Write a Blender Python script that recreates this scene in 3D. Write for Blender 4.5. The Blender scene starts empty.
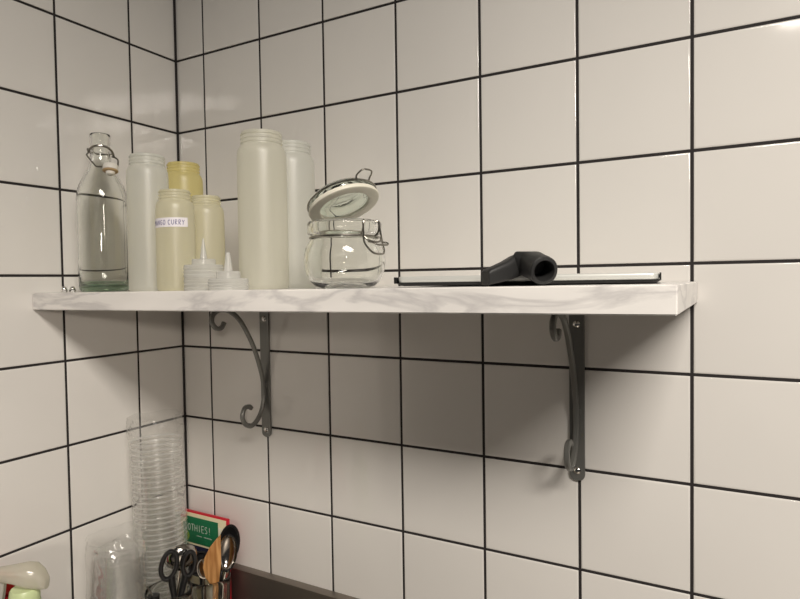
import bpy, bmesh, math, random
from mathutils import Vector, Matrix, noise
PI = math.pi
R = math.radians
random.seed(7)
sc = bpy.context.scene
col = sc.collection

# ------------------------------------------------------------------ camera
CAM = Vector((1.0223, -0.894, -0.0176))
RIGHT = Vector((0.8759, 0.4822, -0.0147)); UP = Vector((-0.0022, 0.0344, 0.9994)); FWD = Vector((-0.4824, 0.8754, -0.0312))
cd = bpy.data.cameras.new('camera')
cam = bpy.data.objects.new('camera', cd); col.objects.link(cam)
cd.sensor_width = 36; cd.sensor_fit = 'HORIZONTAL'; cd.lens = 36 * 599.79 / 800; cd.clip_start = 0.02
M = Matrix((RIGHT, UP, -FWD)).transposed().to_4x4(); M.translation = CAM
cam.matrix_world = M
sc.camera = cam

# ------------------------------------------------------------------ world, lights, exposure
def srgb(r, g, b, a=1.0):
    f = lambda c: (c / 255 / 12.92) if c / 255 <= 0.04045 else ((c / 255 + 0.055) / 1.055) ** 2.4
    return (f(r), f(g), f(b), a)
w = bpy.data.worlds.new('room_light'); sc.world = w; w.use_nodes = True
w.node_tree.nodes['Background'].inputs[0].default_value = (0.95, 0.93, 0.93, 1)
w.node_tree.nodes['Background'].inputs[1].default_value = 0.02
def area(name, loc, target, sx, sy, power, colour):
    l = bpy.data.lights.new(name, 'AREA'); l.shape = 'RECTANGLE'; l.size = sx; l.size_y = sy
    l.energy = power; l.color = colour
    o = bpy.data.objects.new(name, l); col.objects.link(o); o.location = loc
    o.rotation_euler = (Vector(target) - Vector(loc)).to_track_quat('-Z', 'Y').to_euler()
    return o
area('ceiling_lamp_light', (1.70, -1.30, 0.90), (1.70, -1.30, 0.0), 1.0, 0.45, 33, (1.0, 0.925, 0.835))
area('far_fill_light', (2.3, -3.3, 0.90), (2.3, -3.3, 0.0), 1.2, 0.5, 2, (1.0, 0.93, 0.86))  # weak fill panel added far back in the room, not a known lamp
sl = bpy.data.lights.new('corner_fill_spot', 'SPOT'); sl.energy = 22; sl.color = (1.0, 0.89, 0.77); sl.spot_size = R(27); sl.spot_blend = 1.0; sl.shadow_soft_size = 0.07  # added spot that brightens the lower-left corner; no fixture is seen there
so = bpy.data.objects.new('corner_fill_spot', sl); col.objects.link(so); so.location = (1.9, -1.9, 0.25)
so.rotation_euler = (Vector((0.0, -0.15, -0.30)) - Vector(so.location)).to_track_quat('-Z', 'Y').to_euler()
sc.view_settings.view_transform = 'Standard'; sc.view_settings.look = 'None'
sc.view_settings.gamma = 1; sc.view_settings.use_curve_mapping = False
sc.view_settings.exposure = 0.9
cy = sc.cycles
cy.max_bounces = 20; cy.transmission_bounces = 16; cy.glossy_bounces = 6; cy.transparent_max_bounces = 96
cy.diffuse_bounces = 5

# ------------------------------------------------------------------ materials
MATS = {}
def pmat(name, colour, rough=0.5, metal=0.0, **kw):
    m = bpy.data.materials.new(name); m.use_nodes = True
    b = m.node_tree.nodes['Principled BSDF']
    b.inputs['Base Color'].default_value = colour; b.inputs['Roughness'].default_value = rough; b.inputs['Metallic'].default_value = metal
    for k, v in kw.items(): b.inputs[k].default_value = v
    MATS[name] = m
    return m
def noise_bump(m, scale, strength, dist=0.001, detail=3):
    nt = m.node_tree; b = nt.nodes['Principled BSDF']
    tc = nt.nodes.new('ShaderNodeTexCoord'); n = nt.nodes.new('ShaderNodeTexNoise'); bu = nt.nodes.new('ShaderNodeBump')
    n.inputs['Scale'].default_value = scale; n.inputs['Detail'].default_value = detail
    bu.inputs['Strength'].default_value = strength; bu.inputs['Distance'].default_value = dist
    nt.links.new(tc.outputs['Object'], n.inputs['Vector']); nt.links.new(n.outputs['Fac'], bu.inputs['Height']); nt.links.new(bu.outputs['Normal'], b.inputs['Normal'])
def noise_colour(m, scale, c0, c1, p0=0.35, p1=0.65, stretch=(1, 1, 1), detail=4):
    nt = m.node_tree; b = nt.nodes['Principled BSDF']
    tc = nt.nodes.new('ShaderNodeTexCoord'); mp = nt.nodes.new('ShaderNodeMapping'); n = nt.nodes.new('ShaderNodeTexNoise'); cr = nt.nodes.new('ShaderNodeValToRGB')
    mp.inputs['Scale'].default_value = stretch
    n.inputs['Scale'].default_value = scale; n.inputs['Detail'].default_value = detail
    cr.color_ramp.elements[0].position = p0; cr.color_ramp.elements[0].color = c0
    cr.color_ramp.elements[1].position = p1; cr.color_ramp.elements[1].color = c1
    nt.links.new(tc.outputs['Object'], mp.inputs['Vector']); nt.links.new(mp.outputs['Vector'], n.inputs['Vector'])
    nt.links.new(n.outputs['Fac'], cr.inputs['Fac']); nt.links.new(cr.outputs['Color'], b.inputs['Base Color'])
    return cr

tile = pmat('glazed_white_tile', srgb(226, 221, 213), 0.09)
noise_colour(tile, 2.2, srgb(225, 222, 217), srgb(230, 227, 222))
noise_bump(tile, 16, 0.05, 0.002, 1)
grout = pmat('black_grout', srgb(38, 34, 34), 0.85); noise_bump(grout, 300, 0.4)

marble = pmat('marble_laminate', srgb(226, 222, 216), 0.32)
def marble_nodes():
    nt = marble.node_tree; b = nt.nodes['Principled BSDF']
    tc = nt.nodes.new('ShaderNodeTexCoord'); mp = nt.nodes.new('ShaderNodeMapping'); mp.inputs['Scale'].default_value = (0.8, 1, 3.2); mp.inputs['Rotation'].default_value = (0, 0.35, 0.3)
    wv = nt.nodes.new('ShaderNodeTexNoise'); wv.inputs['Scale'].default_value = 8; wv.inputs['Detail'].default_value = 9; wv.inputs['Distortion'].default_value = 0.7
    sub = nt.nodes.new('ShaderNodeMath'); sub.operation = 'SUBTRACT'; sub.inputs[1].default_value = 0.5
    ab = nt.nodes.new('ShaderNodeMath'); ab.operation = 'ABSOLUTE'
    cr = nt.nodes.new('ShaderNodeValToRGB')
    cr.color_ramp.elements[0].position = 0.0; cr.color_ramp.elements[0].color = srgb(214, 211, 209)
    cr.color_ramp.elements[1].position = 0.07; cr.color_ramp.elements[1].color = srgb(243, 240, 236)
    n2 = nt.nodes.new('ShaderNodeTexNoise'); n2.inputs['Scale'].default_value = 6; n2.inputs['Detail'].default_value = 3
    cr2 = nt.nodes.new('ShaderNodeValToRGB')
    cr2.color_ramp.elements[0].position = 0.38; cr2.color_ramp.elements[0].color = (0.90, 0.90, 0.90, 1)
    cr2.color_ramp.elements[1].position = 0.6; cr2.color_ramp.elements[1].color = (1, 1, 1, 1)
    mx = nt.nodes.new('ShaderNodeMix'); mx.data_type = 'RGBA'; mx.blend_type = 'MULTIPLY'; mx.inputs[0].default_value = 1
    L = nt.links.new
    L(tc.outputs['Object'], mp.inputs['Vector']); L(mp.outputs['Vector'], wv.inputs['Vector']); L(mp.outputs['Vector'], n2.inputs['Vector'])
    L(wv.outputs['Fac'], sub.inputs[0]); L(sub.outputs[0], ab.inputs[0]); L(ab.outputs[0], cr.inputs['Fac']); L(n2.outputs['Fac'], cr2.inputs['Fac'])
    L(cr.outputs['Color'], mx.inputs[6]); L(cr2.outputs['Color'], mx.inputs[7]); L(mx.outputs[2], b.inputs['Base Color'])
marble_nodes()

grey_paint = pmat('grey_bracket_paint', srgb(118, 118, 114), 0.33, 0.3); noise_bump(grey_paint, 220, 0.12)
chrome = pmat('chrome', srgb(215, 214, 210), 0.16, 1.0)
wire = pmat('steel_wire', srgb(150, 146, 138), 0.28, 1.0)
top_steel = pmat('worn_worktop_steel', srgb(140, 134, 127), 0.45, 0.9)
steel = pmat('brushed_steel', srgb(152, 144, 136), 0.5, 1.0); noise_bump(steel, 60, 0.08)
polished = pmat('polished_steel', srgb(190, 186, 180), 0.12, 1.0)
silver = pmat('silver_aluminium', srgb(214, 215, 210), 0.34, 0.3)
black_case = pmat('black_case', srgb(16, 16, 16), 0.45)
black_rubber = pmat('black_rubber', srgb(35, 35, 35), 0.5); noise_bump(black_rubber, 500, 0.15)
black_plastic = pmat('black_plastic', srgb(20, 20, 21), 0.36)
wood = pmat('wood', srgb(190, 140, 84), 0.55)
noise_colour(wood, 30, srgb(160, 108, 56), srgb(208, 156, 98), 0.35, 0.65, (6, 6, 0.5))
red_card = pmat('red_cover', srgb(196, 22, 44), 0.4)
page = pmat('cream_paper', srgb(226, 214, 178), 0.8)
green_card = pmat('green_print', srgb(18, 104, 66), 0.4)
lime_print = pmat('lime_print', srgb(122, 150, 34), 0.4)
navy = pmat('navy_print', srgb(20, 22, 52), 0.4)
white_ink = pmat('white_ink', srgb(226, 228, 220), 0.5)
blue_ink = pmat('blue_ink', srgb(62, 58, 130), 0.6)
sticker = pmat('white_sticker', srgb(238, 234, 240), 0.5)
ceramic = pmat('white_stopper', srgb(226, 222, 214), 0.3)
tan_rubber = pmat('tan_gasket', srgb(186, 158, 118), 0.55)
white_rubber = pmat('white_gasket', srgb(232, 228, 212), 0.45)
spray_neck = pmat('pale_green_plastic', srgb(196, 210, 160), 0.35)
lime_plastic = pmat('lime_plastic', srgb(140, 180, 40), 0.3)
red_plastic = pmat('red_plastic', srgb(196, 14, 34), 0.32)
grey_lever = pmat('grey_lever_plastic', srgb(168, 164, 156), 0.4)
floor_m = pmat('grey_floor', srgb(120, 116, 112), 0.6); noise_bump(floor_m, 40, 0.1)

def glass_mat(name, tint, rough=0.0, ior=1.46):
    return pmat(name, tint, rough, 0.0, **{'Transmission Weight': 1.0, 'IOR': ior})
clear_glass = glass_mat('clear_glass', (0.975, 0.985, 0.965, 1))
green_glass = glass_mat('greenish_glass', (0.86, 0.93, 0.85, 1))

def thin_mat(name, tint, milk, milk_col, rough=0.1, base=0.03, edge=0.55):
    """thin clear plastic film: mostly see-through, shinier at grazing angles, a little milky"""
    m = bpy.data.materials.new(name); m.use_nodes = True; nt = m.node_tree; nt.nodes.clear()
    out = nt.nodes.new('ShaderNodeOutputMaterial'); tr = nt.nodes.new('ShaderNodeBsdfTransparent'); gl = nt.nodes.new('ShaderNodeBsdfGlossy')
    di = nt.nodes.new('ShaderNodeBsdfDiffuse'); tl = nt.nodes.new('ShaderNodeBsdfTranslucent'); md = nt.nodes.new('ShaderNodeMixShader')
    m1 = nt.nodes.new('ShaderNodeMixShader'); m2 = nt.nodes.new('ShaderNodeMixShader'); lw = nt.nodes.new('ShaderNodeLayerWeight')
    mr = nt.nodes.new('ShaderNodeMapRange')
    tr.inputs[0].default_value = tint; gl.inputs['Roughness'].default_value = rough; gl.inputs[0].default_value = (1, 1, 1, 1)
    di.inputs[0].default_value = milk_col; tl.inputs[0].default_value = milk_col; md.inputs[0].default_value = 0.5
    m1.inputs[0].default_value = milk; lw.inputs['Blend'].default_value = 0.35
    mr.inputs['To Min'].default_value = base; mr.inputs['To Max'].default_value = edge
    L = nt.links.new
    L(di.outputs[0], md.inputs[1]); L(tl.outputs[0], md.inputs[2]); L(tr.outputs[0], m1.inputs[1]); L(md.outputs[0], m1.inputs[2])
    L(lw.outputs['Fresnel'], mr.inputs[0]); L(mr.outputs[0], m2.inputs[0]); L(m1.outputs[0], m2.inputs[1]); L(gl.outputs[0], m2.inputs[2]); L(m2.outputs[0], out.inputs[0])
    MATS[name] = m
    return m
cup_film = thin_mat('clear_cup_plastic', (0.992, 0.992, 0.99, 1), 0.016, (0.95, 0.95, 0.93, 1), 0.12, 0.006, 0.10)
ribbed_film = thin_mat('ribbed_cup_plastic', (0.985, 0.985, 0.98, 1), 0.10, (0.98, 0.98, 0.95, 1), 0.10, 0.10, 0.42)
cup_rim = thin_mat('cup_rim_plastic', (0.985, 0.985, 0.98, 1), 0.42, (0.98, 0.98, 0.96, 1), 0.10, 0.10, 0.40)
bag_film = thin_mat('clear_bag_film', (0.985, 0.985, 0.98, 1), 0.08, (0.97, 0.97, 0.95, 1), 0.12, 0.035, 0.26)

def milky(name, colour, see=0.08, rough=0.38, gloss=0.10):
    """translucent squeeze-bottle plastic"""
    m = bpy.data.materials.new(name); m.use_nodes = True; nt = m.node_tree; nt.nodes.clear()
    out = nt.nodes.new('ShaderNodeOutputMaterial'); tr = nt.nodes.new('ShaderNodeBsdfTransparent'); gl = nt.nodes.new('ShaderNodeBsdfGlossy')
    di = nt.nodes.new('ShaderNodeBsdfDiffuse'); tl = nt.nodes.new('ShaderNodeBsdfTranslucent'); md = nt.nodes.new('ShaderNodeMixShader')
    m1 = nt.nodes.new('ShaderNodeMixShader'); m2 = nt.nodes.new('ShaderNodeMixShader'); lw = nt.nodes.new('ShaderNodeLayerWeight')
    mr = nt.nodes.new('ShaderNodeMapRange')
    di.inputs[0].default_value = colour; tl.inputs[0].default_value = colour; md.inputs[0].default_value = 0.68
    gl.inputs['Roughness'].default_value = rough; m1.inputs[0].default_value = see
    lw.inputs['Blend'].default_value = 0.3; mr.inputs['To Min'].default_value = gloss * 0.4; mr.inputs['To Max'].default_value = gloss * 4
    L = nt.links.new
    L(di.outputs[0], md.inputs[1]); L(tl.outputs[0], md.inputs[2]); L(md.outputs[0], m1.inputs[1]); L(tr.outputs[0], m1.inputs[2])
    L(lw.outputs['Fresnel'], mr.inputs[0]); L(mr.outputs[0], m2.inputs[0]); L(m1.outputs[0], m2.inputs[1]); L(gl.outputs[0], m2.inputs[2]); L(m2.outputs[0], out.inputs[0])
    MATS[name] = m
    return m
milk_white = milky('translucent_white_plastic', srgb(250, 251, 246), 0.20)
milk_warm = milky('translucent_ivory_plastic', srgb(250, 249, 238), 0.18)
milk_cream = milky('translucent_cream_plastic', srgb(249, 246, 226), 0.20)
milk_yellow = milky('translucent_yellow_plastic', srgb(250, 240, 178), 0.20)
milk_lid = milky('translucent_lid_plastic', srgb(253, 253, 250), 0.26, 0.25, 0.14)

spray_white = milky('spray_head_plastic', srgb(250, 246, 232), 0.32, 0.22, 0.14)

# ------------------------------------------------------------------ mesh helpers
def box(bm, lo, hi, bevel=0.0, seg=2, mi=0):
    lo, hi = Vector(lo), Vector(hi)
    r = bmesh.ops.create_cube(bm, size=1.0)
    for v in r['verts']:
        v.co = Vector(((lo[i] + hi[i]) / 2 + v.co[i] * (hi[i] - lo[i]) for i in range(3)))
    fs = {f for v in r['verts'] for f in v.link_faces}
    for f in fs: f.material_index = mi
    if bevel:
        es = {e for f in fs for e in f.edges}
        bmesh.ops.bevel(bm, geom=list(es), offset=bevel, segments=seg, affect='EDGES', profile=0.6)
def lathe(bm, prof, seg=48, mat=None, closed=False, rmod=None):
    """surface of revolution about z; prof is a list of (r, z)"""
    rings = []
    for (r, z) in prof:
        if r < 1e-6:
            rings.append([bm.verts.new((0, 0, z))])
        else:
            ring = []
            for k in range(seg):
                a = 2 * PI * k / seg
                rr = r * (rmod(a, r, z) if rmod else 1)
                ring.append(bm.verts.new((rr * math.cos(a), rr * math.sin(a), z)))
            rings.append(ring)
    n = len(rings)
    for i in range(n if closed else n - 1):
        A, B = rings[i], rings[(i + 1) % n]
        for k in range(seg):
            k2 = (k + 1) % seg
            if len(A) == 1 and len(B) == 1: continue
            if len(A) == 1: bm.faces.new((A[0], B[k], B[k2]))
            elif len(B) == 1: bm.faces.new((A[k], A[k2], B[0]))
            else: bm.faces.new((A[k], A[k2], B[k2], B[k]))
    if mat is not None:
        for ring in rings:
            for v in ring: v.co = mat @ v.co
    return rings
def catmull(pts, sub=8, closed=False):
    P = [Vector(p) for p in pts]; out = []; n = len(P)
    for i in range(n if closed else n - 1):
        if closed: a, b, c, d = P[i - 1], P[i], P[(i + 1) % n], P[(i + 2) % n]
        else: a, b, c, d = P[max(i - 1, 0)], P[i], P[i + 1], P[min(i + 2, n - 1)]
        for s in range(sub):
            t = s / sub
            out.append(0.5 * ((2 * b) + (c - a) * t + (2 * a - 5 * b + 4 * c - d) * t * t + (3 * b - a - 3 * c + d) * t ** 3))
    if not closed: out.append(P[-1])
    return out
def tube(bm, pts, r, seg=10, closed=False, smooth=6, flat=1.0, square=False):
    P = catmull(pts, smooth, closed) if smooth else [Vector(p) for p in pts]
    n = len(P); rings = []
    t0 = (P[1] - P[0]).normalized()
    up = Vector((0, 0, 1)) if abs(t0.z) < 0.9 else Vector((1, 0, 0))
    nrm = (up - t0 * up.dot(t0)).normalized()
    for i in range(n):
        if closed: t = (P[(i + 1) % n] - P[i - 1]).normalized()
        else: t = (P[min(i + 1, n - 1)] - P[max(i - 1, 0)]).normalized()
        nrm = (nrm - t * nrm.dot(t)).normalized(); bn = t.cross(nrm)
        rr = r(i / (n - 1)) if callable(r) else r
        ring = []
        for k in range(seg):
            a = 2 * PI * k / seg
            c, s = math.cos(a), math.sin(a)
            if square:
                q = 1 / (abs(c) ** 5 + abs(s) ** 5) ** 0.2; c *= q; s *= q
            ring.append(bm.verts.new(P[i] + nrm * (c * rr) + bn * (s * rr * flat)))
        rings.append(ring)
    for i in range(n if closed else n - 1):
        A, B = rings[i], rings[(i + 1) % n]
        for k in range(seg):
            bm.faces.new((A[k], A[(k + 1) % seg], B[(k + 1) % seg], B[k]))
    if not closed:
        bm.faces.new(rings[0][::-1]); bm.faces.new(rings[-1])
def loft(bm, secs, seg=28, caps=(True, True)):
    """secs: (centre, side axis, up axis, a, b, power)"""
    rings = []
    for c, u, v, a, b, p in secs:
        c, u, v = Vector(c), Vector(u).normalized(), Vector(v).normalized(); ring = []
        for k in range(seg):
            t = 2 * PI * (k + 0.5) / seg; x, y = math.cos(t), math.sin(t)
            q = (abs(x) ** p + abs(y) ** p) ** (-1 / p)
            ring.append(bm.verts.new(c + u * (a * x * q) + v * (b * y * q)))
        rings.append(ring)
    for A, B in zip(rings, rings[1:]):
        for k in range(seg): bm.faces.new((A[k], A[(k + 1) % seg], B[(k + 1) % seg], B[k]))
    if caps[0]: bm.faces.new(rings[0][::-1])
    if caps[1]: bm.faces.new(rings[-1])
def obj(name, bm, mat, parent=None, smooth=True, angle=38):
    bmesh.ops.recalc_face_normals(bm, faces=bm.faces[:])
    me = bpy.data.meshes.new(name); bm.to_mesh(me); bm.free()
    for m in (mat if isinstance(mat, (list, tuple)) else [mat]): me.materials.append(m)
    if smooth:
        me.shade_smooth(); me.set_sharp_from_angle(angle=R(angle))
    o = bpy.data.objects.new(name, me); col.objects.link(o)
    if parent: o.parent = parent
    return o
def B(): return bmesh.new()
def tag(o, label=None, cat=None, group=None, kind=None):
    if label: o['label'] = label
    if cat: o['category'] = cat
    if group: o['group'] = group
    if kind: o['kind'] = kind
    return o
def thing(name, label, cat, loc=(0, 0, 0), rz=0.0, group=None):
    o = bpy.data.objects.new(name, None); col.objects.link(o); o.empty_display_size = 0.03
    o.location = loc; o.rotation_euler = (0, 0, rz)
    return tag(o, label, cat, group)
def dup(root, loc, rz=None, label=None):
    c = root.copy(); col.objects.link(c); c.location = loc
    if rz is not None: c.rotation_euler = (0, 0, rz)
    if label: c['label'] = label
    for ch in list(root.children):
        d = ch.copy(); col.objects.link(d); d.parent = c
        for g in list(ch.children):
            e = g.copy(); col.objects.link(e); e.parent = d
    return c
def face_to(x, y):
    """turn so that local -y looks towards the open side of the room where one stands"""
    d = Vector((CAM.x - x, CAM.y - y)).normalized()
    return math.atan2(d.x, -d.y)

GLYPH = {
 'S': [[(.9, .85), (.6, 1), (.2, .9), (.1, .7), (.4, .55), (.8, .4), (.85, .15), (.5, 0), (.1, .1)]],
 'M': [[(0, 0), (.15, 1), (.5, .35), (.85, 1), (1, 0)]],
 'O': [[(.5, 1), (.12, .8), (.05, .4), (.3, .02), (.75, .08), (.95, .5), (.8, .9), (.5, 1)]],
 'T': [[(0, 1), (1, 1)], [(.5, 1), (.5, 0)]],
 'H': [[(.05, 1), (.05, 0)], [(.95, 1), (.95, 0)], [(.05, .5), (.95, .5)]],
 'I': [[(.5, 1), (.5, 0)]],
 'E': [[(.9, 1), (.1, 1), (.1, 0), (.9, 0)], [(.1, .5), (.75, .5)]],
 '!': [[(.5, 1), (.5, .3)], [(.5, .1), (.5, 0)]],
 'A': [[(0, 0), (.5, 1), (1, 0)], [(.2, .4), (.8, .4)]],
 'N': [[(.05, 0), (.05, 1), (.95, 0), (.95, 1)]],
 'G': [[(.9, .85), (.5, 1), (.1, .7), (.1, .3), (.5, 0), (.9, .2), (.9, .5), (.55, .5)]],
 'C': [[(.9, .85), (.5, 1), (.1, .7), (.1, .3), (.5, 0), (.9, .15)]],
 'U': [[(.05, 1), (.1, .25), (.5, 0), (.9, .25), (.95, 1)]],
 'R': [[(.1, 0), (.1, 1), (.75, .95), (.8, .6), (.1, .5), (.9, 0)]],
 'Y': [[(0, 1), (.5, .5), (1, 1)], [(.5, .5), (.4, 0)]],
 '~': [[(0, .3), (.2, .7), (.4, .3), (.6, .7), (.8, .3), (1, .6)]],
 'l': [[(.2, 0), (.2, .9)], [(.55, 0), (.55, .7), (.9, .7), (.9, 0)]],
}
def lettering(bm, text, f, h, wd, gap, th):
    """hand-drawn strokes; f maps (u, v) on the sheet to a point"""
    u0 = 0.0
    for ch in text:
        if ch == ' ':
            u0 += wd * 0.7; continue
        for line in GLYPH[ch]:
            pts = []
            for (a, b), (c, d) in zip(line, line[1:]):
                for s in range(3):
                    t = s / 3; pts.append((u0 + (a + (c - a) * t) * wd, (b + (d - b) * t) * h))
            pts.append((u0 + line[-1][0] * wd, line[-1][1] * h))
            L_, R_ = [], []
            for i, (x, y) in enumerate(pts):
                x0, y0 = pts[max(i - 1, 0)]; x1, y1 = pts[min(i + 1, len(pts) - 1)]
                l = math.hypot(x1 - x0, y1 - y0) or 1
                nx, ny = -(y1 - y0) / l * th / 2, (x1 - x0) / l * th / 2
                L_.append(bm.verts.new(f(x + nx, y + ny))); R_.append(bm.verts.new(f(x - nx, y - ny)))
            for i in range(len(pts) - 1): bm.faces.new((L_[i], L_[i + 1], R_[i + 1], R_[i]))
        u0 += wd + gap

# ------------------------------------------------------------------ the room
TOP, FLOOR = 1.2, -1.59
TW, TO, LW, LO, TH = 0.1496, 0.0795, 0.1477, 0.1109, 0.15
GR = 0.0019
def tiled_wall(name, us, plane):
    bm = B()
    zs = [FLOOR] + [k * TH for k in range(-10, 8)] + [TOP]
    for u0, u1 in zip(us, us[1:]):
        for z0, z1 in zip(zs, zs[1:]):
            a0, a1, b0, b1 = u0 + GR, u1 - GR, z0 + GR, z1 - GR
            if a1 - a0 < 0.01 or b1 - b0 < 0.01: continue
            tx, tz = random.uniform(-.0022, .0022), random.uniform(-.0022, .0022)
            def ring(ins, dep):
                out = []
                for (u, z) in ((a0 + ins, b0 + ins), (a1 - ins, b0 + ins), (a1 - ins, b1 - ins), (a0 + ins, b1 - ins)):
                    d = dep + (u - (u0 + u1) / 2) * tx + (z - (z0 + z1) / 2) * tz
                    out.append(bm.verts.new(plane(u, z, d)))
                return out
            rs = [ring(0, .004), ring(0, .0016), ring(.0005, .0006), ring(.0014, .0001), ring(.003, 0)]
            for A, C in zip(rs, rs[1:]):
                for k in range(4): bm.faces.new((A[k], A[(k + 1) % 4], C[(k + 1) % 4], C[k]))
            bm.faces.new(rs[-1])
    g = [bm.verts.new(plane(u, z, d)) for u, z, d in ((us[0], FLOOR, .0012), (us[-1], FLOOR, .0012), (us[-1], TOP, .0012), (us[0], TOP, .0012),
                                                     (us[0], FLOOR, .06), (us[-1], FLOOR, .06), (us[-1], TOP, .06), (us[0], TOP, .06))]
    for f in ((0, 1, 2, 3), (4, 5, 6, 7), (0, 1, 5, 4), (1, 2, 6, 5), (2, 3, 7, 6), (3, 0, 4, 7)):
        bm.faces.new([g[i] for i in f]).material_index = 1
    o = obj(name, bm, [tile, grout], smooth=True, angle=30)
    return tag(o, kind='structure')
tiled_wall('wall_back', [0.0] + [TO + TW * k for k in range(0, 14)], lambda u, z, d: (u, d, z))
tiled_wall('wall_left', [0.0] + [LO + LW * k for k in range(0, 6)], lambda u, z, d: (-d, -u, z))
bm = B(); box(bm, (.0002, -.0036, FLOOR), (.0036, -.0002, TOP)); tag(obj('trim_1', bm, grout, smooth=False), kind='structure')
bm = B(); box(bm, (-0.06, -3.2, FLOOR - 0.06), (3.2, 0.06, FLOOR)); tag(obj('floor', bm, floor_m, smooth=False), kind='structure')

# ------------------------------------------------------------------ counter under the shelf
CT = -0.69
UPX = 0.0
counter = thing('steel_counter', 'stainless steel counter with a low raised back edge running along the tiled wall', 'counter', (0, 0, 0))
bm = B(); box(bm, (0.004, -0.62, CT - 0.035), (1.85, -0.001, CT), 0.002); obj('worktop', bm, top_steel, counter)
bm = B(); box(bm, (0.004, -0.020, CT), (1.85, -0.001, -0.589), 0.0015); obj('upstand', bm, steel, counter)
bm = B(); box(bm, (0.03, -0.57, FLOOR), (1.82, -0.03, CT - 0.035), 0.003); obj('base_cabinet', bm, steel, counter)

# ------------------------------------------------------------------ shelf and brackets
def shelf_z(x): return -0.0291 + 0.0048 * x / 0.984
ST = 0.0282
bm = B()
cs = [(0.001, -0.313), (0.981, -0.305), (0.984, -0.001), (0.001, -0.001)]
lo = [bm.verts.new((x, y, shelf_z(x) - ST)) for x, y in cs]; hi = [bm.verts.new((x, y, shelf_z(x))) for x, y in cs]
bm.faces.new(lo[::-1]); bm.faces.new(hi)
for k in range(4): bm.faces.new((lo[k], lo[(k + 1) % 4], hi[(k + 1) % 4], hi[k]))
bmesh.ops.bevel(bm, geom=bm.edges[:], offset=0.0012, segments=2, affect='EDGES')
shelf = obj('marble_shelf', bm, marble)
tag(shelf, 'long white marble-look wall shelf with grey veins across the tiled corner', 'shelf')

def bracket(x, label):
    zt = shelf_z(x) - ST - 0.0004
    t = thing('shelf_bracket', label, 'bracket', (x, 0, zt), 0, 'scrolled brackets under the shelf')
    # local z = 0 is the underside of the shelf
    bm = B()
    W = 0.0108; low = -0.262
    outline = [(-W, -0.0), (W, -0.0), (W, low + W * .8)] + [(W * math.cos(a), low + W * .8 + W * .8 * math.sin(a)) for a in (-.5, -1.0, -PI / 2, -2.14, -2.64)] + [(-W, low + W * .8)]
    fr = [bm.verts.new((u, -0.0042, z)) for u, z in outline]; bk = [bm.verts.new((u, -0.0004, z)) for u, z in outline]
    bm.faces.new(fr); bm.faces.new(bk[::-1])
    for k in range(len(fr)): bm.faces.new((fr[k], fr[(k + 1) % len(fr)], bk[(k + 1) % len(fr)], bk[k]))
    obj('wall_plate', bm, grey_paint, t)
    bm = B(); box(bm, (-W, -0.19, -0.0036), (W, -0.0044, -0.0002), 0.0008); obj('shelf_plate', bm, grey_paint, t)
    pr = [(.108, -.031), (.115, -.040), (.127, -.040), (.137, -.029), (.134, -.016), (.118, -.0085), (.092, -.013), (.066, -.033), (.036, -.079), (.017, -.126), (.0092, -.158), (.0092, -.185), (.018, -.211), (.033, -.227), (.049, -.231), (.063, -.222), (.068, -.208), (.062, -.195), (.051, -.193), (.044, -.198)]
    bm = B(); tube(bm, [(0, -d, z) for d, z in pr], 0.0039, 12, smooth=6, square=True); obj('scroll', bm, grey_paint, t)
    bm = B(); box(bm, (-.006, -.0068, -.163), (.006, -.0040, -.156), .0006); obj('weld', bm, grey_paint, t)
    for z in (-0.031, -0.247):
        bm = B()
        lathe(bm, [(0, .0030), (.0022, .0029), (.0042, .0021), (.0054, .0007), (.0054, 0), (0, 0)], 20, Matrix.Translation((0, -0.0042, z)) @ Matrix.Rotation(R(90), 4, 'X'))
        s = obj('screw', bm, chrome, t)
        bm = B(); box(bm, (-.0022, -.0070, z - .0005), (.0022, -.0066, z + .0005)); box(bm, (-.0005, -.0070, z - .0022), (.0005, -.0066, z + .0022)); obj('screw_slot', bm, black_case, s)
    return t
bracket(0.2295, 'grey scrolled metal shelf bracket nearest the tiled corner')
bracket(0.8255, 'grey scrolled metal shelf bracket farthest from the tiled corner')

# ------------------------------------------------------------------ swing-top glass bottle
x, y = 0.0775, -0.2340
t = thing('swing_top_bottle', 'tall clear glass swing-top bottle standing empty at the wall end of the shelf', 'bottle', (x, y, shelf_z(x) + .0003), face_to(x, y))
outer = [(0, .003), (.028, .0015), (.036, 0), (.0395, .003), (.0405, .009), (.0408, .05), (.0408, .160), (.0400, .172), (.0370, .184), (.0310, .197), (.0245, .208), (.0195, .218), (.0172, .228), (.0165, .240), (.0168, .2435), (.0178, .2455), (.0168, .2475), (.0164, .250), (.0164, .268), (.0168, .272), (.0164, .2752), (.0152, .276)]
inner = [(.0132, .2745), (.0128, .268), (.0128, .240), (.0142, .226), (.0170, .215), (.0220, .205), (.0285, .194), (.0345, .181), (.0376, .170), (.0384, .158), (.0384, .05), (.0380, .014), (.034, .009), (0, .0085)]
bm = B(); lathe(bm, outer + inner, 64)
for f in bm.faces:
    if f.calc_center_median().z < .0098: f.material_index = 1
obj('glass_body', bm, [clear_glass, glass_mat('bottle_base_green', (0.34, 0.52, 0.36, 1))], t, angle=60)
t.scale = (.965, .965, .972)
bm = B()
tube(bm, [(-.0185, -.004, .2420), (-.0165, -.011, .2475), (-.009, -.0180, .2515), (.002, -.0200, .2525), (.0120, -.0165, .2505), (.0190, -.009, .2450), (.0215, -.003, .2370)], .0019, 8)
tube(bm, [(-.0185, -.004, .2420), (-.0200, 0, .2480), (-.0185, .004, .2500), (-.010, .0165, .2465), (0, .0190, .2455), (.010, .0165, .2455), (.0190, .006, .2440), (.0215, -.003, .2370)], .0016, 8)
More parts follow.
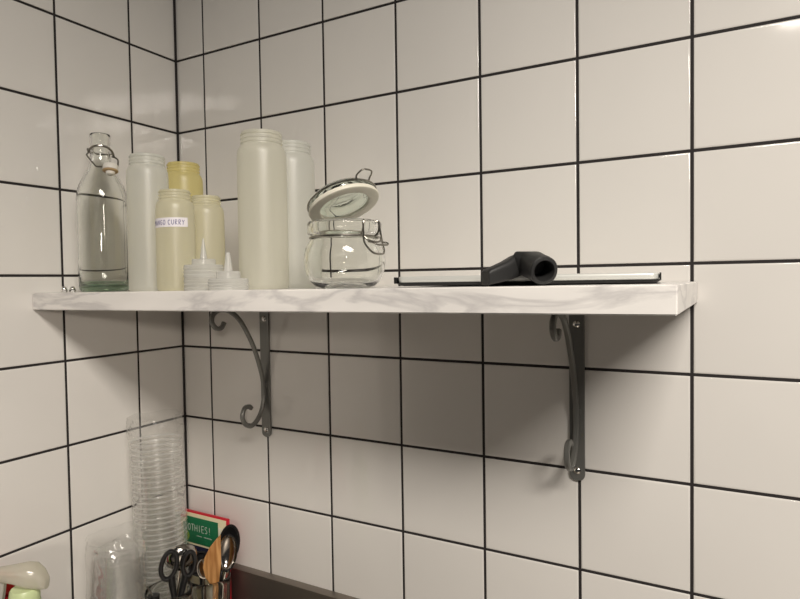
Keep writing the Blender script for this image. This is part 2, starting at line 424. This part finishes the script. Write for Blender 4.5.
tube(bm, [(-.0185, -.006, .2420), (-.0215, -.009, .2380), (-.0205, -.012, .2340), (-.0110, -.024, .2200), (-.0070, -.028, .2150), (.0020, -.0315, .2145)], .0014, 8, smooth=3)
tube(bm, [(.0180, -.008, .2370), (.0225, -.010, .2355), (.0275, -.013, .2310), (.0265, -.022, .2180), (.0240, -.027, .2140), (.0150, -.031, .2140)], .0014, 8, smooth=3)
obj('wire_bail', bm, wire, t)
stm = Matrix.Translation((.0145, -.0355, .2055)) @ Matrix.Rotation(R(-12), 4, 'X') @ Matrix.Rotation(R(4), 4, 'Y') @ Matrix.Scale(.9, 4)
bm = B(); lathe(bm, [(0, .0165), (.009, .0160), (.0128, .0140), (.0140, .0100), (.0138, .0040), (.012, .0035), (0, .0035)], 32, stm); stp = obj('stopper', bm, ceramic, t)
bm = B(); lathe(bm, [(0, .0035), (.0135, .0034), (.0142, .0020), (.0130, .0006), (.009, 0), (0, 0)], 32, stm); obj('rubber_gasket', bm, tan_rubber, stp)
bm = B(); lathe(bm, [(0, .0002), (.0086, 0), (.0072, -.0048), (.0050, -.0062), (0, -.0064)], 32, stm); obj('plug', bm, ceramic, stp)

# ------------------------------------------------------------------ squeeze bottles
def bottle_mesh(r, h, rn, hn):
    sh = 0.010
    prof = [(0, .002), (r * .8, .0012), (r * .93, 0), (r * .985, .003), (r, .008), (r * .992, h * .4), (r * .985, h - hn - sh - .004), (r * .965, h - hn - sh + .003), (r * .90, h - hn - .002), (rn + .0012, h - hn)]
    z0 = h - hn; n = 3; st = hn / (n + .6)
    for k in range(n):
        z = z0 + st * (k + .25)
        prof += [(rn - .0004, z), (rn - .0004, z + st * .35), (rn + .0011, z + st * .5), (rn + .0011, z + st * .72), (rn - .0004, z + st * .9)]
    prof += [(rn - .0004, h - .001), (rn - .0010, h), (rn - .0024, h), (rn - .0028, h - .002), (rn - .0028, h - .006)]
    bm = B(); lathe(bm, prof, 56)
    return bm
SQ = 'empty squeeze bottles without caps'
def squeeze(x, y, dims, mat, label):
    t = thing('squeeze_bottle', label, 'squeeze bottle', (x, y, shelf_z(x) + .0003), face_to(x, y), SQ)
    o = obj('body', bottle_mesh(*dims), mat, t, angle=50)
    return t
SMALL, MID, BIG = (.0285, .1515, .0225, .0165), (.0316, .2135, .0257, .0185), (.0365, .2310, .0296, .0210)
squeeze(.2130, -.2485, MID, milk_white, 'tall slim white squeeze bottle standing right beside the swing-top glass bottle')
squeeze(.2085, -.1725, MID, milk_yellow, 'yellow tinted squeeze bottle at the back, rising behind the bottle with a sticker')
cur = squeeze(.2820, -.2555, SMALL, milk_cream, 'short cream squeeze bottle with a handwritten white sticker')
squeeze(.2730, -.1850, SMALL, milk_cream, 'short plain squeeze bottle half hidden behind the one with the sticker')
squeeze(.4115, -.2050, BIG, milk_warm, 'largest ivory squeeze bottle in front, just beside the nozzle lids')
squeeze(.4055, -.1280, BIG, milk_white, 'large squeeze bottle half hidden between the largest one and the glass jar')
# the sticker, wrapped round the bottle
rr = .0287
A0, A1 = R(-84), R(37)
def on_bottle(u, v, lift=0.0):
    a = A0 + (u / (rr * (A1 - A0))) * (A1 - A0)
    return ((rr + lift) * math.sin(a), -(rr + lift) * math.cos(a), .0938 + v + .0012 * (u / .06))
bm = B(); LW_, LH = rr * (A1 - A0), .0138
g = [[bm.verts.new(on_bottle(LW_ * i / 24, LH * j)) for i in range(25)] for j in (0, 1)]
g2 = [[bm.verts.new(on_bottle(LW_ * i / 24, LH * j, -.0003)) for i in range(25)] for j in (0, 1)]
for i in range(24):
    bm.faces.new((g[0][i], g[0][i + 1], g[1][i + 1], g[1][i])); bm.faces.new((g2[0][i], g2[0][i + 1], g2[1][i + 1], g2[1][i]))
    for j in (0, 1): bm.faces.new((g[j][i], g[j][i + 1], g2[j][i + 1], g2[j][i]))
st = obj('sticker', bm, sticker, cur)
bm = B(); lettering(bm, 'MANGO CURRY', lambda u, v: on_bottle(u + .004, v + .0032, .0003), .0072, .0035, .0015, .0007); obj('handwriting', bm, blue_ink, st, smooth=False)

# ------------------------------------------------------------------ nozzle lids
def lid_mesh(r, hr, rd, hd, rz0, rz1, hz):
    prof = [(r, 0)]
    n = 3; s = (hr - .003) / n
    for k in range(n):
        z = .001 + s * k
        prof += [(r, z + s * .1), (r + .0006, z + s * .3), (r + .0006, z + s * .6), (r - .0004, z + s * .8)]
    prof += [(r, hr - .002), (r - .001, hr), (rd + .001, hr + .0004), (rd, hr + .001), (rd, hr + hd - .001), (rd - .001, hr + hd), (rz0 + .001, hr + hd + .0004), (rz0, hr + hd + .001), (rz1, hr + hd + hz)]
    prof += [(rz1 - .0006, hr + hd + hz), (rz1 - .0006, hr + hd + hz - .003)]
    prof = [(r - .0015, .001), (r - .0015, 0)] + prof
    bm = B(); lathe(bm, prof, 48)
    return bm
def lid(x, y, z, dims, label):
    t = thing('nozzle_lid', label, 'lid', (x, y, z), face_to(x, y), 'nozzle lids on the shelf')
    obj('cap', lid_mesh(*dims), milk_lid, t, angle=40)
    return t
LA = (.0278, .0183, .0168, .0085, .0050, .0011, .030)
x, y = .3505, -.2655
lid(x, y, shelf_z(x) + .0003, LA, 'translucent nozzle lid at the bottom of the stacked pair')
lid(x, y, shelf_z(x) + .0187, LA, 'translucent nozzle lid with the long thin tip on top of the stacked pair')
x, y = .4105, -.2775
lid(x, y, shelf_z(x) + .0003, (.0270, .0158, .0163, .0100, .0060, .0029, .026), 'single translucent nozzle lid with a cut blunt tip in front of the largest bottle')

# ------------------------------------------------------------------ clip-top jar
x, y = .5890, -.2525
t = thing('clip_top_jar', 'round clear glass clip-top jar with its lid tilted open', 'jar', (x, y, shelf_z(x) + .0003), face_to(x, y))
outer = [(0, .0030), (.024, .0015), (.030, 0), (.0385, .0030), (.0455, .0100), (.0502, .021), (.0518, .033), (.0515, .043), (.0495, .052), (.0460, .0585), (.0428, .0620), (.0422, .0660), (.0438, .0675), (.0466, .0685), (.0474, .0710), (.0474, .0810), (.0464, .0840), (.0440, .0850)]
inner = [(.0405, .0842), (.0395, .082), (.0390, .066), (.0398, .061), (.0430, .0565), (.0466, .050), (.0486, .042), (.0488, .033), (.0470, .021), (.0428, .0112), (.037, .0062), (.028, .0048), (0, .0052)]
bm = B(); lathe(bm, outer + inner, 64); obj('glass_bowl', bm, clear_glass, t, angle=60)
# lid, turned up about its hinge at the far side
e = Vector((.65, -.76, 0)).normalized(); th = R(26)
ax_u = (e * math.cos(th) + Vector((0, 0, 1)) * math.sin(th)).normalized()
ax_n = (-e * math.sin(th) + Vector((0, 0, 1)) * math.cos(th)).normalized()
ax_v = ax_n.cross(ax_u)
LM = Matrix((ax_u, ax_v, ax_n)).transposed().to_4x4(); LM.translation = Vector((-.0005, .003, .1085))
bm = B()
lathe(bm, [(0, .0125), (.020, .0135), (.032, .0140), (.0400, .0125), (.0440, .0085), (.0448, .004), (.0440, .0010), (.0400, 0), (.0345, 0), (.0325, .0012), (.0310, .0052), (.0280, .0072), (0, .0072)], 64, LM)
ld = obj('lid', bm, green_glass, t, angle=60)
bm = B(); lathe(bm, [(.0462, .0004), (.0470, -.0018), (.0462, -.0042), (.0440, -.0052), (.0335, -.0052), (.0322, -.0038), (.0322, -.0010), (.0335, -.0002)], 64, LM, closed=True); obj('rubber_seal', bm, white_rubber, ld)
bm = B()
ring = [(.0458 * math.cos(a), .0458 * math.sin(a), .0062) for a in [2 * PI * k / 40 for k in range(40)]]
tube(bm, [LM @ Vector(p) for p in ring], .0011, 8, closed=True, smooth=1)
loop = [(.044, -.010, .0062), (.047, -.011, .010), (.0525, -.010, .0115), (.0570, -.007, .0128), (.0580, 0, .0130), (.0570, .007, .0128), (.0525, .010, .0115), (.047, .011, .010), (.044, .010, .0062)]
tube(bm, [LM @ Vector(p) for p in loop], .0011, 8, smooth=4)
obj('lid_wire', bm, wire, ld)
bm = B()
tube(bm, [(.0442 * math.cos(a), .0442 * math.sin(a), .0645) for a in [2 * PI * k / 40 for k in range(40)]], .0012, 8, closed=True, smooth=1)
# hinge loops at the far side
hb = -e
hs = Vector((0, 0, 1)).cross(hb)
for s in (-1, 1):
    p = [hb * .0435 + hs * (.012 * s) + Vector((0, 0, .0645)), hb * .0500 + hs * (.013 * s) + Vector((0, 0, .070)), hb * .0505 + hs * (.012 * s) + Vector((0, 0, .082)), hb * .0465 + hs * (.010 * s) + Vector((0, 0, .092))]
    tube(bm, p, .0011, 8)
obj('neck_wire', bm, wire, t)
# the clasp that hangs open on the near side
cs_ = Vector((0, 0, 1)).cross(e)
def cp(a, b, z): return e * a + cs_ * b + Vector((0, 0, z))
bm = B()
for s in (-1, 1):
    tube(bm, [cp(.0440, .012 * s, .0645), cp(.0485, .013 * s, .069), cp(.0505, .013 * s, .077), cp(.0500, .012 * s, .0825), cp(.0480, .0095 * s, .0815)], .0012, 8)
    tube(bm, [cp(.0500, .013 * s, .080), cp(.0520, .0145 * s, .066), cp(.0540, .0150 * s, .055), cp(.0600, .0120 * s, .046), cp(.0630, .0080 * s, .042)], .0012, 8)
tube(bm, [cp(.0630, -.008, .042), cp(.0640, -.004, .0412), cp(.0640, .004, .0412), cp(.0630, .008, .042)], .0012, 8)
tube(bm, [cp(.0520, -.0145, .063), cp(.0560, -.010, .058), cp(.0580, 0, .056), cp(.0560, .010, .058), cp(.0520, .0145, .063)], .0012, 8)
tube(bm, [cp(.0580, -.012, .056), cp(.0660, -.012, .0545), cp(.0690, -.008, .052), cp(.0690, .008, .052), cp(.0660, .012, .0545), cp(.0580, .012, .056)], .0011, 8)
obj('clasp', bm, wire, t)

# ------------------------------------------------------------------ tablet and black elbow fitting
def rounded_slab(bm, x0, x1, y0, y1, rc, rings):
    """rings: (inset, z)"""
    def outline(ins):
        P = []
        for cx, cy_, a0 in ((x1 - rc, y1 - rc, 0), (x0 + rc, y1 - rc, PI / 2), (x0 + rc, y0 + rc, PI), (x1 - rc, y0 + rc, 1.5 * PI)):
            for k in range(9):
                a = a0 + PI / 2 * k / 8; P.append((cx + (rc - ins) * math.cos(a), cy_ + (rc - ins) * math.sin(a)))
        return P
    prev = None; first = None
    for ins, z in rings:
        cur_ = [bm.verts.new((px, py, z)) for px, py in outline(ins)]
        if prev:
            for k in range(len(cur_)): bm.faces.new((prev[k], prev[(k + 1) % len(cur_)], cur_[(k + 1) % len(cur_)], cur_[k]))
        else: first = cur_
        prev = cur_
    bm.faces.new(first[::-1]); bm.faces.new(prev)
x = .8057
t = thing('tablet', 'thin closed silver tablet in a black tray lying flat on the shelf', 'tablet', (x, -.154, shelf_z(x) + .0010), R(5.3))
t.scale = (1.004, 1, 1.17)
bm = B(); rounded_slab(bm, -.1470, .1470, -.100, .100, .010, [(.0095, 0), (.0050, .0006), (.0020, .0020), (.0006, .0034)])
box(bm, (-.1470, -.0985, .0026), (-.1436, .094, .0092), .0006); box(bm, (.1450, -.096, .0026), (.1468, .094, .0096), .0005)
obj('black_tray', bm, black_case, t)
bm = B(); rounded_slab(bm, -.1433, .1446, -.0996, .0996, .009, [(.0030, .0031), (.0008, .0038), (0, .0050), (0, .0082), (.0008, .0094), (.0020, .0098)])
obj('silver_body', bm, silver, t)

x, y = .8575, -.2895
t = thing('elbow_fitting', 'small black hollow elbow-shaped plastic fitting lying in front of the tablet', 'fitting', (x, y, shelf_z(x) + .0003), face_to(x, y))
ax = Vector((-.0185, .046, .0112)).normalized(); sd = ax.cross(Vector((0, 0, 1))).normalized(); upv = sd.cross(ax).normalized()
c0 = Vector((-.0006, 0, .0149))
bm = B()
secs = []
# inside of the bore, out over the lip and along the outside
for s, r_, pw in ((.026, .0098, 2), (.001, .0102, 2), (-.0005, .0110, 2), (0, .0136, 2.1), (.001, .0144, 2.2), (.011, .0146, 2.4), (.0115, .0138, 2.4), (.020, .0141, 2.6), (.034, .0142, 2.9)):
    secs.append((c0 + ax * s, sd, upv, r_, r_, pw))
g_end = Vector((-.0620, .010, .0082)); g0 = c0 + ax * .043 + Vector((-.006, 0, 0))
gd = (g_end - g0).normalized()
gs = gd.cross(Vector((0, 0, 1))).normalized(); gu = gs.cross(gd).normalized()
mid = (sd + gs * 1.0).normalized()
secs.append((c0 + ax * .045 + Vector((-.008, 0, -.0005)), (sd * .6 + gs * .4), (upv + gu), .0145, .0130, 3.4))
secs.append((g0 + gd * .012 + ax * .004 + Vector((0, 0, -.001)), (sd * .2 + gs * .8), gu, .0120, .0120, 3.6))
secs.append((g0 + gd * .024 + Vector((0, 0, -.0008)), gs, gu, .0100, .0104, 4.5))
secs.append((g_end - gd * .006, gs, gu, .0092, .0082, 6))
secs.append((g_end - gd * .001, gs, Vector((0, 0, 1)), .0090, .0076, 6))
secs.append((g_end, gs, Vector((0, 0, 1)), .0080, .0068, 6))
loft(bm, secs, 40)
obj('elbow_shell', bm, black_rubber, t, angle=30)

# ------------------------------------------------------------------ two small chrome nuts at the wall end
for (x, y), lab in zip(((.0185, -.2690), (.0300, -.2610)), ('tiny chrome dome nut closest to the side wall at the shelf end', 'tiny chrome dome nut between its twin and the swing-top bottle')):
    t = thing('dome_nut', lab, 'nut', (x, y, shelf_z(x) + .0002), face_to(x, y), 'chrome dome nuts on the shelf')
    bm = B(); lathe(bm, [(0, 0), (.0048, 0), (.0052, .0006), (.0052, .0040), (.0046, .0046)], 6); obj('hex_base', bm, chrome, t, angle=20)
    bm = B(); lathe(bm, [(.0044, .0040), (.0043, .0062), (.0034, .0086), (.0018, .0098), (0, .0102)], 20); obj('dome', bm, chrome, t)

# ------------------------------------------------------------------ recipe book in the corner
BX0, BX1, BY, BT, BB = .006, .1560, -.040, -.4830, CT + .0004
t = thing('recipe_book', 'green and red smoothie recipe book upright in the tiled corner', 'book', (BX0, BY, BB), 0)
Wd, Hh = BX1 - BX0, BT - BB
bm = B(); box(bm, (0, 0.0012, .0003), (Wd, .0070, Hh), .0006); obj('red_cover', bm, red_card, t)
bm = B(); box(bm, (0.002, .0002, .004), (Wd - .0040, .0012, Hh - .0032), .0002); obj('cream_page', bm, page, t)
bm = B(); box(bm, (0.002, -.0010, Hh - .064), (Wd - .025, .0001, Hh - .0105), .0002); gp = obj('green_panel', bm, green_card, t)
fl = lambda u0, v0, lift=.0012: (lambda u, v: (u0 + u, -lift, v0 + v))
# the title runs across the panel, slightly larger towards the start
bm = B(); lettering(bm, 'SMOOTHIES!', fl(.013, Hh - .0385), .0135, .0072, .0023, .0010); obj('title', bm, white_ink, gp, smooth=False)
bm = B(); lettering(bm, '~~ ~~~', fl(.066, Hh - .0490), .0040, .0070, .0006, .0007); obj('subtitle', bm, white_ink, gp, smooth=False)
bm = B()
for cx_, cz_, r_ in ((.017, Hh - .0530, .0095), (.033, Hh - .0505, .0115)):
    lathe(bm, [(0, .0004), (r_ * .97, .0004), (r_, 0)], 32, Matrix.Translation((cx_, -.0011, cz_)) @ Matrix.Rotation(R(90), 4, 'X'))
obj('lime_picture', bm, lime_print, gp)
bm = B(); box(bm, (.002, -.0010, Hh - .130), (Wd - .025, .0001, Hh - .0680), .0001); 
for v in bm.verts: v.co.y -= .0006
nv = obj('navy_band', bm, navy, t)
bm = B(); lettering(bm, 'lllll', fl(.022, Hh - .0830, .0020), .0090, .0070, .0012, .0028); obj('white_wording', bm, white_ink, nv, smooth=False)
bm = B()
for k in range(3): box(bm, (Wd - .0235 + k * .005, -.0004, .006), (Wd - .0215 + k * .005, .0001, Hh - .020))
obj('page_edges', bm, white_ink, t)

# ------------------------------------------------------------------ bagged cups
def cup_bm(rt, rb, h, ribs=0, amp=0.0):
    bm = B()
    prof = [(0, .001), (rb * .9, .001), (rb, 0), (rb + (rt - rb) * .5, h * .5), (rt, h - .004), (rt + .0012, h - .0036), (rt + .0022, h - .0018), (rt + .0016, h), (rt + .0002, h - .0003), (rt - .0006, h - .0018)]
    lathe(bm, prof, 48 if not ribs else ribs * 4, rmod=(lambda a, r, z: 1 + amp * math.cos(ribs * (a + z * 7)) * (1 if .004 < z < h - .006 else 0)) if ribs else None)
    for f in bm.faces:
        if f.calc_center_median().z > h - .0039: f.material_index = 1
    return bm
sx, sy = .0700, -.1205
lean = Matrix.Rotation(R(-2.1), 4, 'Y')
CUPS = 'clear cups nested in the tall bagged stack'
NC, SP, CH = 33, .0098, .058
first = None
for k in range(NC):
    z = CT + .0012 + SP * k
    off = lean @ Vector((0, 0, SP * k))
    if first is None:
        o = obj('plastic_cup', cup_bm(.0445, .034, CH), [cup_film, cup_rim], None, angle=60); first = o
    else:
        o = first.copy(); col.objects.link(o)
    o.location = (sx + off.x, sy + off.y, CT + .0040 + off.z)
    o.rotation_mode = 'ZYX'; o.rotation_euler = (0, R(-2.1), 0.37 * k)
    tag(o, 'clear plastic cup nested below the top one of the tall bagged stack' if k < NC - 1 else 'topmost clear plastic cup of the tall bagged stack', 'cup', CUPS)
stack_top = SP * (NC - 1) + CH
def bag(name, label, loc, rot, r_at, h, crump, seed, wobble):
    bm = B(); nu, nz = 96, 90; rings = []
    for j in range(nz + 1):
        z = h * j / nz; ring = []
        for k in range(nu):
            a = 2 * PI * k / nu
            p = Vector((math.cos(a) * 2.2, math.sin(a) * 2.2, z * 38 + seed))
            n1 = noise.noise(p * .8); n2 = abs(noise.noise(p * 1.7 + Vector((5, 3, 1))))
            c = crump(z / h)
            r = r_at(z / h, a) * (1 + wobble * n1 + c * (n1 * .5 - n2 * .8))
            zz = z + (c * .03 * noise.noise(Vector((math.cos(a) * 1.5, math.sin(a) * 1.5, seed))) if j > nz * .6 else 0)
            ring.append(bm.verts.new((r * math.cos(a), r * math.sin(a), zz)))
        rings.append(ring)
    for A, C in zip(rings, rings[1:]):
        for k in range(nu): bm.faces.new((A[k], A[(k + 1) % nu], C[(k + 1) % nu], C[k]))
    o = obj(name, bm, bag_film, None, angle=25)
    o.location = loc; o.rotation_euler = rot
    return tag(o, label, 'bag')
bag('plastic_sleeve', 'tall clear plastic sleeve around the high stack of cups in the corner', (sx, sy, CT + .0042), (0, R(-2.1), 0),
    lambda q, a: (.0490 if q < .90 else .0490 + .0020 * math.sin(2 * a)), stack_top + .046, lambda q: max(0, (q - .88)) * 1.6, 2.0, .014)
# the short bag: ribbed cups upside down
bx, by = .0790, -.2270
NB, BSP, BH = 7, .0180, .100
first = None
for k in range(NB):
    if first is None:
        o = obj('ribbed_cup', cup_bm(.0440, .034, BH, 34, .014), [ribbed_film, cup_rim], None, angle=60); first = o
    else:
        o = first.copy(); col.objects.link(o)
    o.location = (bx, by, CT + .0012 + BH + BSP * k); o.rotation_euler = (PI, 0, .105 * k)
    tag(o, 'clear ribbed plastic cup nested upside down below the top one in the short crumpled bag' if k < NB - 1 else 'topmost upside down ribbed clear cup in the short crumpled bag', 'cup', 'ribbed cups nested in the short crumpled bag')
bag('crumpled_bag', 'short crumpled clear plastic bag over upside down ribbed cups', (bx, by, CT + .0008), (0, 0, 0),
    lambda q, a: .0495 if q < .85 else .0495 - .008 * (q - .85) / .15 * (1 + math.cos(2 * a + .6)), .238, lambda q: .035 + max(0, q - .84) * 1.3, 9.0, .03)

# ------------------------------------------------------------------ glasses of utensils
def tumbler(x, y, r, h, flutes, label):
    t = thing('glass_tumbler', label, 'glass', (x, y, CT + .0003), face_to(x, y), 'tumblers of utensils on the counter')
    prof = [(0, .003), (r * .7, .002), (r * .80, 0), (r * .84, .004), (r * .90, h * .5), (r * .985, h - .012), (r, h - .002), (r - .0008, h), (r - .0020, h), (r - .0027, h - .002), (r * .985 - .0030, h - .012), (r * .90 - .0030, h * .5), (r * .84 - .0032, .014), (r * .7, .011), (0, .011)]
    bm = B(); lathe(bm, prof, 96, rmod=(lambda a, rr_, z: 1 + (.022 * math.cos(flutes * a) if z < h - .014 and rr_ > r * .85 else 0)) if flutes else None)
    obj('glass_wall', bm, clear_glass, t, angle=60)
    return t
g1x, g1y, g1h = .1845, -.2060, .153
g2x, g2y, g2h = .1850, -.1150, .137
tumbler(g1x, g1y, .0385, g1h, 0, 'clear tumbler holding scissors, closest of the two utensil glasses')
tumbler(g2x, g2y, .0378, g2h, 24, 'fluted clear tumbler holding the wooden spatula')
def stand(name, label, cat, gx, gy, group='utensils standing in the tumblers'):
    return thing(name, label, cat, (gx, gy, CT + .0118), face_to(gx, gy), group)
# scissors (local z = 0 is the inside floor of the glass)
t = stand('scissors', 'scissors with black looped handles standing handles up in the nearer tumbler', 'scissors', g1x, g1y)
zr = g1h - .0118
def ell(cx, cz, a, b, tilt, y, n=28):
    out = []
    for k in range(n):
        q = 2 * PI * k / n; u, v = a * math.cos(q), b * math.sin(q)
        out.append((cx + u * math.cos(tilt) - v * math.sin(tilt), y, cz + u * math.sin(tilt) + v * math.cos(tilt)))
    return out
bm = B(); tube(bm, ell(.0015, zr + .046, .0120, .0235, R(-12), -.012), .0040, 10, closed=True, smooth=1, flat=1.15)
tube(bm, [(.0045, -.012, zr + .026), (.006, -.011, zr + .008), (.0085, -.010, zr - .012), (.0105, -.008, zr - .03)], lambda q: .0062 - .002 * q, 10); obj('handle', bm, black_plastic, t)
bm = B(); tube(bm, ell(.0335, zr + .040, .0095, .0205, R(-8), -.006), .0040, 10, closed=True, smooth=1, flat=1.15)
tube(bm, [(.0275, -.006, zr + .022), (.0240, -.006, zr + .008), (.0190, -.006, zr - .012), (.0125, -.005, zr - .03)], lambda q: .0062 - .002 * q, 10); obj('handle', bm, black_plastic, t)
for s, (xa, ya), (xb, yb) in ((1, (.0115, -.0080), (-.006, .0)), (-1, (.0115, -.0050), (.012, .003))):
    bm = B(); loft(bm, [((xa, ya, zr - .026), (1, 0, 0), (0, 1, 0), .0062, .0012, 3), ((.0115, ya, zr - .040), (1, 0, 0), (0, 1, 0), .0070, .0012, 3), (((xa + xb) / 2, (ya + yb) / 2, .05), (1, 0, 0), (0, 1, 0), .005, .0011, 3), ((xb, yb, .002), (1, 0, 0), (0, 1, 0), .0012, .0006, 3)], 14)
    obj('blade', bm, polished, t)
bm = B(); lathe(bm, [(0, .0022), (.003, .0018), (.0042, 0), (0, 0)], 16, Matrix.Translation((.0115, -.0092, zr - .038)) @ Matrix.Rotation(R(90), 4, 'X')); obj('pivot_screw', bm, chrome, t)

def bowl(bm, c, a, b, depth, facing, upv_, thick=.0012):
    """half-ellipsoid spoon bowl, hollow side towards `facing`"""
    n = Vector(facing).normalized(); v = Vector(upv_); v = (v - n * v.dot(n)).normalized(); u = v.cross(n); c = Vector(c)
    m = Matrix((u * a, v * b, -n * depth)).transposed().to_4x4(); m.translation = c
    k1, k2 = 1.0, 1 - thick / min(a, b)
    prof = [(math.sin(q) * k1, math.cos(q) * k1) for q in [PI / 2 * i / 10 for i in range(11)]] + [(math.sin(q) * k2, math.cos(q) * k2) for q in [PI / 2 * (10 - i) / 10 for i in range(11)]]
    lathe(bm, prof, 36, m)
t = stand('steel_ladle', 'steel ladle with its round bowl behind the scissor handles', 'ladle', g1x, g1y)
bm = B(); bowl(bm, (.021, .017, zr + .046), .0275, .0255, .017, (-.1, .9, .35), (0, 0, 1)); obj('bowl', bm, polished, t)
bm = B(); tube(bm, [(.018, .017, zr + .022), (.014, .015, zr - .01), (.004, .010, .06), (-.008, .008, .003)], .0028, 10, flat=1.6); obj('shank', bm, polished, t)
t = stand('kitchen_utensil', 'black handled kitchen utensil barely rising above the rim of the nearer tumbler', 'utensil', g1x, g1y)
bm = B(); tube(bm, [(-.0120, -.012, .004), (-.0185, -.013, .06), (-.0230, -.0130, zr - .01), (-.0235, -.0130, zr + .001)], lambda q: .0065 + .0035 * q, 12, flat=.8); obj('grip', bm, black_plastic, t)
bm = B(); tube(bm, [(-.0240, -.0130, zr - .004), (-.0280, -.0110, zr + .006), (-.0340, -.008, zr + .016)], .0014, 8, flat=2.0); obj('hanging_tab', bm, wire, t)
# tumbler by the wall
zr = g2h - .0118 - .005
t = stand('wooden_spatula', 'wooden spatula with a slanted blade standing in the fluted tumbler', 'spatula', g2x, g2y)
pts = [(.0100, -.012), (.0190, -.010), (.0215, .012), (.0240, .030), (.0242, .0800), (.0160, .0725), (.0050, .0600), (-.0045, .0420), (-.0078, .0240), (-.0040, .0060), (.0040, -.008)]
bm = B()
fr = [bm.verts.new((a - .0035, -.0230 + (b * -.02), zr + .006 + b)) for a, b in pts]; bk = [bm.verts.new((a - .0035, -.0190 + (b * -.02), zr + .006 + b)) for a, b in pts]
bm.faces.new(fr); bm.faces.new(bk[::-1])
for k in range(len(pts)): bm.faces.new((fr[k], fr[(k + 1) % len(pts)], bk[(k + 1) % len(pts)], bk[k]))
bmesh.ops.bevel(bm, geom=[e_ for e_ in bm.edges], offset=.0008, segments=1, affect='EDGES')
obj('blade', bm, wood, t, angle=50)
bm = B(); tube(bm, [(.0110, -.0205, zr + .000), (.008, -.019, zr - .03), (.004, -.014, .05), (-.002, -.008, .004)], .0052, 10); obj('handle', bm, wood, t)
t = stand('serving_spoon', 'large steel serving spoon with a deep bowl beside the wooden spatula', 'spoon', g2x, g2y)
bm = B(); bowl(bm, (.0325, -.004, zr + .043), .0178, .0335, .011, (-.2, -1, .12), (.10, 0, 1)); obj('bowl', bm, polished, t)
bm = B(); tube(bm, [(.0285, -.002, zr + .009), (.0240, .000, zr - .012), (.018, .000, .05), (.004, -.001, .004)], .0028, 10, flat=1.7); obj('handle', bm, polished, t)
t = stand('black_spoon', 'black plastic spoon standing behind the large steel spoon', 'spoon', g2x, g2y)
bm = B(); bowl(bm, (.0365, .020, zr + .050), .0200, .0355, .009, (-.25, -1, .1), (.12, 0, 1), .003); obj('bowl', bm, black_plastic, t)
bm = B(); tube(bm, [(.0295, .0215, zr + .018), (.0215, .0125, zr + .002), (.0190, .0100, zr - .012), (.0170, .009, .05), (.010, .008, .004)], .0036, 10); obj('handle', bm, black_plastic, t)
t = stand('small_spoon', 'small steel tasting spoon on the scissors side of the wooden spatula', 'spoon', g2x, g2y)
bm = B(); bowl(bm, (-.0100, -.008, zr + .022), .0115, .0180, .006, (.1, -1, .1), (-.1, 0, 1)); obj('bowl', bm, polished, t)
bm = B(); tube(bm, [(-.0100, -.006, zr + .004), (-.010, -.004, zr - .02), (-.008, .002, .004)], .0022, 8, flat=1.6); obj('handle', bm, polished, t)
t = stand('black_scoop', 'black plastic scoop with its bowl behind the small steel spoon', 'scoop', g2x, g2y)
bm = B(); bowl(bm, (-.0160, .010, zr + .024), .0200, .0230, .012, (.1, -1, .15), (0, 0, 1), .003); obj('bowl', bm, black_plastic, t)
bm = B(); tube(bm, [(-.0160, .017, zr + .002), (-.014, .015, zr - .02), (-.012, .012, .004)], .0034, 8); obj('handle', bm, black_plastic, t)

# ------------------------------------------------------------------ spray bottles
def spray(x, y, rz, h, r, mats, label):
    """h is the height of the head's top; the nozzle points to local -x"""
    body, neck, head, lever = mats
    t = thing('spray_bottle', label, 'spray bottle', (x, y, CT + .0003), rz, 'spray bottles on the counter')
    zn = h - .065
    bm = B(); lathe(bm, [(0, .002), (r * .9, 0), (r, .006), (r, zn - .055), (r * .93, zn - .035), (r * .72, zn - .014), (.0205, zn - .004), (.0185, zn + .004), (0, zn + .004)], 40); obj('body', bm, body, t)
    bm = B(); lathe(bm, [(.0195, zn + .0045), (.0200, zn + .008), (.0192, zn + .010), (.0200, zn + .014), (.0190, zn + .017), (.0196, zn + .022), (.0180, zn + .032), (.0165, zn + .034), (0, zn + .034)], 40); obj('neck_collar', bm, neck, t)
    z = zn + .034
    bm = B()
    secs = []
    for X, zc, hw, hh in ((.0300, z + .0005, .006, .004), (.0290, z + .004, .011, .007), (.0240, z + .010, .0145, .0125), (.0160, z + .0155, .016, .0165), (.0040, z + .0180, .0160, .0162), (-.0120, z + .0210, .0140, .0115), (-.0300, z + .0230, .0115, .0085), (-.0480, z + .0225, .0095, .0078), (-.0490, z + .0225, .008, .0065)):
        secs.append(((X, 0, zc), (0, 1, 0), (0, 0, 1), hw, hh, 3.0))
    loft(bm, secs, 28)
    hd = obj('spray_head', bm, head, t, angle=45)
    bm = B(); lathe(bm, [(0, 0), (.0095, 0), (.0100, .002), (.0095, .012), (.004, .013), (0, .0125)], 20, Matrix.Translation((-.0490, 0, z + .0225)) @ Matrix.Rotation(R(-90), 4, 'Y')); obj('nozzle', bm, lever, hd)
    bm = B(); tube(bm, [(-.0280, 0, z + .017), (-.0300, 0, z + .000), (-.0330, 0, z - .016), (-.0420, 0, z - .034), (-.0450, 0, z - .044)], .0055, 10, flat=1.4, square=True); obj('trigger', bm, lever, t)
    return t
x, y = .1555, -.4255
spray(x, y, face_to(x, y) - R(20), .2805, .0290, (lime_plastic, spray_neck, spray_white, grey_lever), 'lime green spray bottle with a milky white trigger head by the side wall')
x, y = .0670, -.4150
spray(x, y, face_to(x, y), .2420, .0290, (red_plastic, red_plastic, red_plastic, grey_lever), 'red spray bottle half hidden behind the lime green one')
